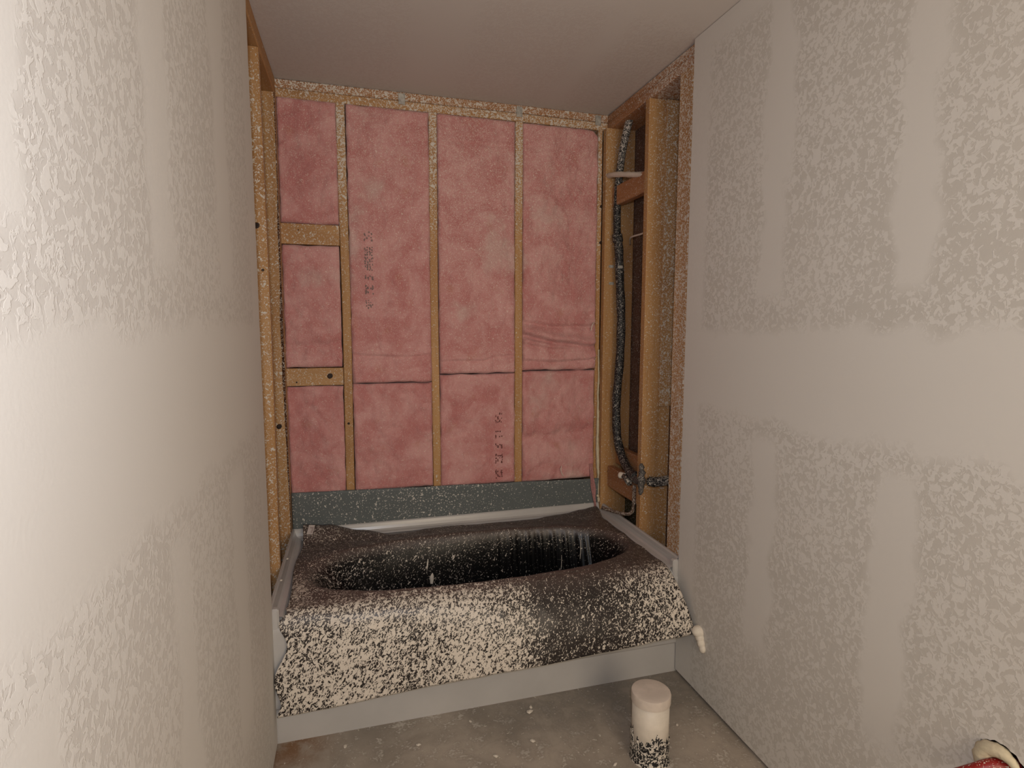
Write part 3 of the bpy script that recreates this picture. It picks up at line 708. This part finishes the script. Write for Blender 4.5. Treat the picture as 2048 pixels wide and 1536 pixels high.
# ------------------------------------------------------------------ cream foam bead in the right back corner
P = []; R_ = []; rng = random.Random(3)
for k in range(70):
    z = 1.30-(1.30-0.490)*k/69
    P.append((1.5075+0.0035*noise.noise((z*9, 1, 1))+0.011*sstep(z, 0.75, 0.60), -0.006-0.004*sstep(z, 1.0, 0.6)-0.002*noise.noise((z*20, 4, 1)), z)); R_.append((0.0035+0.0055*sstep(z, 1.2, 0.62)+0.003*abs(noise.noise((z*45, 3, 1)))))
bead = tube('foam_bead', P, R_, M_CREAM, None, 10, None, 0.4)
thing(bead, 'thin cream foam sealant bead running up the right back corner', 'sealant')
bm = bmesh.new(); rng = random.Random(8)
for k in range(7):
    bmesh.ops.create_icosphere(bm, subdivisions=2, radius=rng.uniform(0.006, 0.011), matrix=Matrix.Translation((1.514+rng.uniform(-.008, .006), -0.019-rng.random()*0.008, 0.496+rng.uniform(-.004, .030))))
b = from_bm('foam_lump', bm, M_CREAM, bead, True)

# ------------------------------------------------------------------ pipes in the right wall
XP = 1.58
ctr = [(1.590, -0.175, 2.50), (1.583, -0.171, 2.445), (1.575, -0.105, 2.299), (1.565, -0.078, 2.124), (1.562, -0.075, 1.984), (1.562, -0.082, 1.856)]
low = [(1.562, -0.080, 1.875), (1.566, -0.095, 1.800), (1.572, -0.100, 1.652), (1.576, -0.115, 1.451), (1.576, -0.110, 1.250), (1.572, -0.090, 1.042), (1.572, -0.105, 0.862), (1.572, -0.165, 0.765), (1.560, -0.270, 0.718), (1.552, -0.350, 0.712)]
pipe = empty('insulated_pipe', (1.58, -0.1, 0.7)); thing(pipe, 'tall black foam-sleeved water pipe climbing the open stud bay to the top plate', 'pipe')
def kp(o): o.matrix_parent_inverse = Matrix.Translation(-o.parent.location); return o
kp(tube('foam_sleeve', catmull(ctr, 8), 0.0185, M_FOAM, pipe, 16, lambda c: 0.09+0.36*sstep(c.z, 1.95, 2.40), 0.03))
lowp = catmull(low, 8)
kp(tube('foam_sleeve', lowp, [0.0255 if i < 5 else 0.0215+0.001*math.sin(i) for i in range(len(lowp))], M_FOAM, pipe, 16, lambda c: 0.085, 0.03))
tp = kp(tube('tape_wrap', catmull([(1.533, -0.432, 0.795), (1.536, -0.436, 0.755), (1.530, -0.438, 0.715), (1.534, -0.436, 0.680), (1.530, -0.434, 0.650)], 6), [0.006, 0.009, 0.011, 0.012, 0.010, 0.012, 0.014, 0.013, 0.012, 0.014, 0.016, 0.015, 0.013, 0.012, 0.013, 0.014, 0.014, 0.013, 0.012, 0.011, 0.012, 0.011, 0.009, 0.007, 0.005], M_TAPE, pipe, 10, lambda c: 0.06, 0.5))
kp(tube('tape_wrap', catmull([(1.560, -0.27, 0.722), (1.551, -0.33, 0.700), (1.545, -0.40, 0.705), (1.536, -0.437, 0.715)], 6), 0.019, M_TAPE, pipe, 12, lambda c: 0.07, 0.4))
kp(tube('end_cap', catmull([(1.532, -0.225, 0.688), (1.540, -0.245, 0.690), (1.546, -0.262, 0.692)], 3), [0.017, 0.017, 0.016, 0.015, 0.014, 0.014, 0.014], M_WHITE, pipe, 12))['label'] = 'white plastic end cap at the foot of the pipe'
kp(tube('pipe_joint', [(1.540, -0.255, 0.690), (1.530, -0.33, 0.676)], 0.014, M_FOAM, pipe, 12, lambda c: 0.30, 0.2))

hp = tube('insulated_pipe', catmull([(1.551, -0.452, 0.722), (1.575, -0.464, 0.715), (1.615, -0.470, 0.716), (1.66, -0.474, 0.722)], 6), [0.008, 0.014, 0.020]+[0.0225]*16, M_FOAM, None, 16, lambda c: 0.22+0.2*sstep(c.x, 1.56, 1.64), 0.12)
thing(hp, 'short black foam-sleeved pipe lying sideways across the wooden stud face', 'pipe')

cp = [(1.512, -0.440, 0.660), (1.510, -0.440, 0.625), (1.508, -0.440, 0.605), (1.500, -0.440, 0.591), (1.480, -0.440, 0.586), (1.44, -0.440, 0.5855), (1.345, -0.440, 0.585)]
cop = None
P = catmull([(1.545, -0.350, 0.670), (1.545, -0.345, 0.560), (1.541, -0.330, 0.530), (1.530, -0.300, 0.515), (1.505, -0.230, 0.506), (1.480, -0.140, 0.500)], 6)
cop = tube('copper_pipe', P, 0.0085, M_COPPER, None, 12, lambda c: 0.25, 0.05)
thing(cop, 'thin spattered copper pipe bending from the stud bay over the tub flange', 'pipe')

wp = tube('plastic_pipe', catmull([(1.528, -0.043, 2.168), (1.529, -0.12, 2.153), (1.548, -0.25, 2.122), (1.572, -0.384, 2.088)], 8), 0.0125, M_PVC, None, 12, lambda c: 0.0, 0.25)
thing(wp, 'short white spattered plastic pipe crossing in front of the tall black pipe', 'pipe')
cb = tube('cable', catmull([(1.650, -0.05, 1.834), (1.600, -0.155, 1.851), (1.600, -0.26, 1.852), (1.600, -0.386, 1.858)], 6), 0.0045, M_PVC, None, 8)
thing(cb, 'pale cable crossing the dark gap behind the tall black pipe', 'cable')
def clip(c, label):
    bm = bmesh.new(); box_bm(bm, (c[0]-0.014, c[1]-0.004, c[2]-0.007), (c[0]+0.014, c[1], c[2]+0.007)); bmesh.ops.bevel(bm, geom=bm.edges[:], offset=0.0025, segments=2, affect='EDGES')
    thing(from_bm('metal_clip', bm, M_STEEL), label, 'clip')
clip((1.551, -0.0415, 1.722), 'upper small metal clip on the corner stud left of the black pipe')
clip((1.553, -0.0415, 1.637), 'lower small metal clip on the corner stud left of the black pipe')
clip((1.563, -0.118, 1.712), 'small shiny metal clip on the face of the tall black pipe')

# ------------------------------------------------------------------ drain stub on the floor
dr = empty('drain_pipe', (1.193, -1.150, 0)); thing(dr, 'capped white drain pipe stub standing on the concrete, black tar round its foot', 'drain pipe')
def kd(o): o.matrix_parent_inverse = Matrix.Translation(-o.parent.location); return o
def lathe(name, prof, c, mat, parent, n=40, dens=None, wob=0.0):
    bm = bmesh.new(); rings = []
    for r, z in prof:
        rings.append([bm.verts.new((c[0]+r*math.cos(2*math.pi*k/n)*(1+wob*noise.noise((k*0.8, z*40, 3))), c[1]+r*math.sin(2*math.pi*k/n)*(1+wob*noise.noise((k*0.8, z*40, 3))), z)) for k in range(n)])
    for a, b in zip(rings, rings[1:]):
        for k in range(n): bm.faces.new((a[k], a[(k+1) % n], b[(k+1) % n], b[k]))
    bm.faces.new(rings[-1]); bm.faces.new(rings[0][::-1])
    return kd(from_bm(name, bm, mat, parent, True, dens))
DC = (1.193, -1.150)
lathe('pipe_body', [(0.060, 0.0), (0.060, 0.212)], DC, M_PVC, dr, 40)
o = lathe('cap', [(0.0605, 0.196), (0.0635, 0.197), (0.0640, 0.222), (0.0625, 0.2275), (0.058, 0.229), (0.03, 0.2295), (0.004, 0.230)], DC, M_CAP, dr, 40); o['label'] = 'pinkish white flat cap'
md = o.modifiers.new('es', 'EDGE_SPLIT'); md.split_angle = math.radians(40)
n = 80; bm = bmesh.new(); cols = []
for k in range(n):
    an = 2*math.pi*k/n
    top = 0.075+0.05*(0.5+0.5*math.sin(3*an+0.6))*0.6+0.055*noise.noise((k*0.35, 7, 1))+0.02*noise.noise((k*1.3, 2, 1)); top = max(top, 0.03)
    cols.append([bm.verts.new((DC[0]+rr*math.cos(an), DC[1]+rr*math.sin(an), z)) for rr, z in [(0.0665, 0.0)]+[(0.0632+0.0012*noise.noise((k, j, 2)), top*j/8) for j in range(1, 8)]+[(0.0602, top)]])
for k in range(n):
    for j in range(8): bm.faces.new((cols[k][j], cols[(k+1) % n][j], cols[(k+1) % n][j+1], cols[k][j+1]))
o = kd(from_bm('tar_coating', bm, M_TAR, dr, True, lambda c: 0.44)); o['label'] = 'ragged black tar coating with white flecks'

# ------------------------------------------------------------------ red water tube in the right wall
rp = empty('water_pipe', (W, HOLE[0], HOLE[1])); thing(rp, 'red water tube poking from a ragged hole low in the right wall', 'pipe')
def kr(o): o.matrix_parent_inverse = Matrix.Translation(-o.parent.location); return o
kr(tube('red_tube', catmull([(1.560, -1.952, 0.528), (1.520, -1.936, 0.524), (1.490, -1.915, 0.500), (1.462, -1.885, 0.465), (1.445, -1.862, 0.44)], 6), 0.0135, M_RED, rp, 16, lambda c: 0.12))
an = [math.radians(v) for v in range(-70, 150, 8)]
kr(tube('foam_collar', [(W-0.002, HOLE[0]+0.036*math.cos(a), HOLE[1]+0.036*math.sin(a)) for a in an][::-1], [0.006+0.009*math.sin(math.pi*i/(len(an)-1)) for i in range(len(an))], M_CREAM, rp, 10, None, 0.2))['label'] = 'cream foam collar round the red tube'

# ------------------------------------------------------------------ plaster lump holding the sheet corner to the right wall
bm = bmesh.new()
for (y, z, r, sx, sz) in ((-0.928, 0.262, 0.022, 0.8, 1.0), (-0.938, 0.243, 0.017, 0.7, 1.1), (-0.946, 0.226, 0.015, 0.7, 1.3), (-0.955, 0.208, 0.012, 0.7, 1.4), (-0.932, 0.236, 0.014, 0.6, 1)):
    bmesh.ops.create_icosphere(bm, subdivisions=3, radius=r, matrix=Matrix.Translation((W-0.004, y, z)) @ Matrix.Diagonal((sx*1.5, 1.15, sz, 1)))
for v in bm.verts: v.co += v.co.normalized()*0.002*noise.noise(v.co*150)
thing(from_bm('plaster_lump', bm, M_WHITE, None, True), 'white plaster lump on the right wall at the front corner of the black sheet', 'plaster')

# ------------------------------------------------------------------ crumbs on the floor
SP = [(0.874, -0.845, .012, 'largest pale plaster crumb on the concrete, close to the tub apron'), (0.885, -0.822, .007, 'small plaster crumb between the largest crumb and the tub apron'),
      (0.839, -0.987, .009, 'flat brownish plaster crumb well out on the floor, left of the drain stub'), (1.065, -1.157, .007, 'plaster crumb on the floor just left of the drain stub foot'),
      (0.653, -0.835, .006, 'plaster crumb at the foot of the tub apron, left of the largest crumb'), (0.460, -0.900, .008, 'plaster crumb on the floor below the middle of the tub apron'),
      (0.220, -0.840, .007, 'plaster crumb nearest the left wall at the foot of the apron'), (0.700, -1.020, .008, 'plaster crumb at the bottom edge of the photo, left of centre'),
      (1.360, -1.050, .006, 'plaster crumb on the floor between the drain stub and the right wall')]
for i, (x, y, r, txt) in enumerate(SP):
    bm = bmesh.new(); bmesh.ops.create_icosphere(bm, subdivisions=1, radius=r)
    for v in bm.verts: v.co = Vector((v.co.x*1.3, v.co.y*0.8, v.co.z*0.4))*(1+0.5*noise.noise(v.co*200+Vector((i, 0, 0))))
    zmin = min(v.co.z for v in bm.verts); a = i*1.3
    for v in bm.verts: v.co = Vector((x+v.co.x*math.cos(a)-v.co.y*math.sin(a), y+v.co.x*math.sin(a)+v.co.y*math.cos(a), v.co.z-zmin))
    o = from_bm('plaster_crumb', bm, M_CHIP)
    thing(o, txt, 'crumb', 'plaster crumbs on the concrete floor')
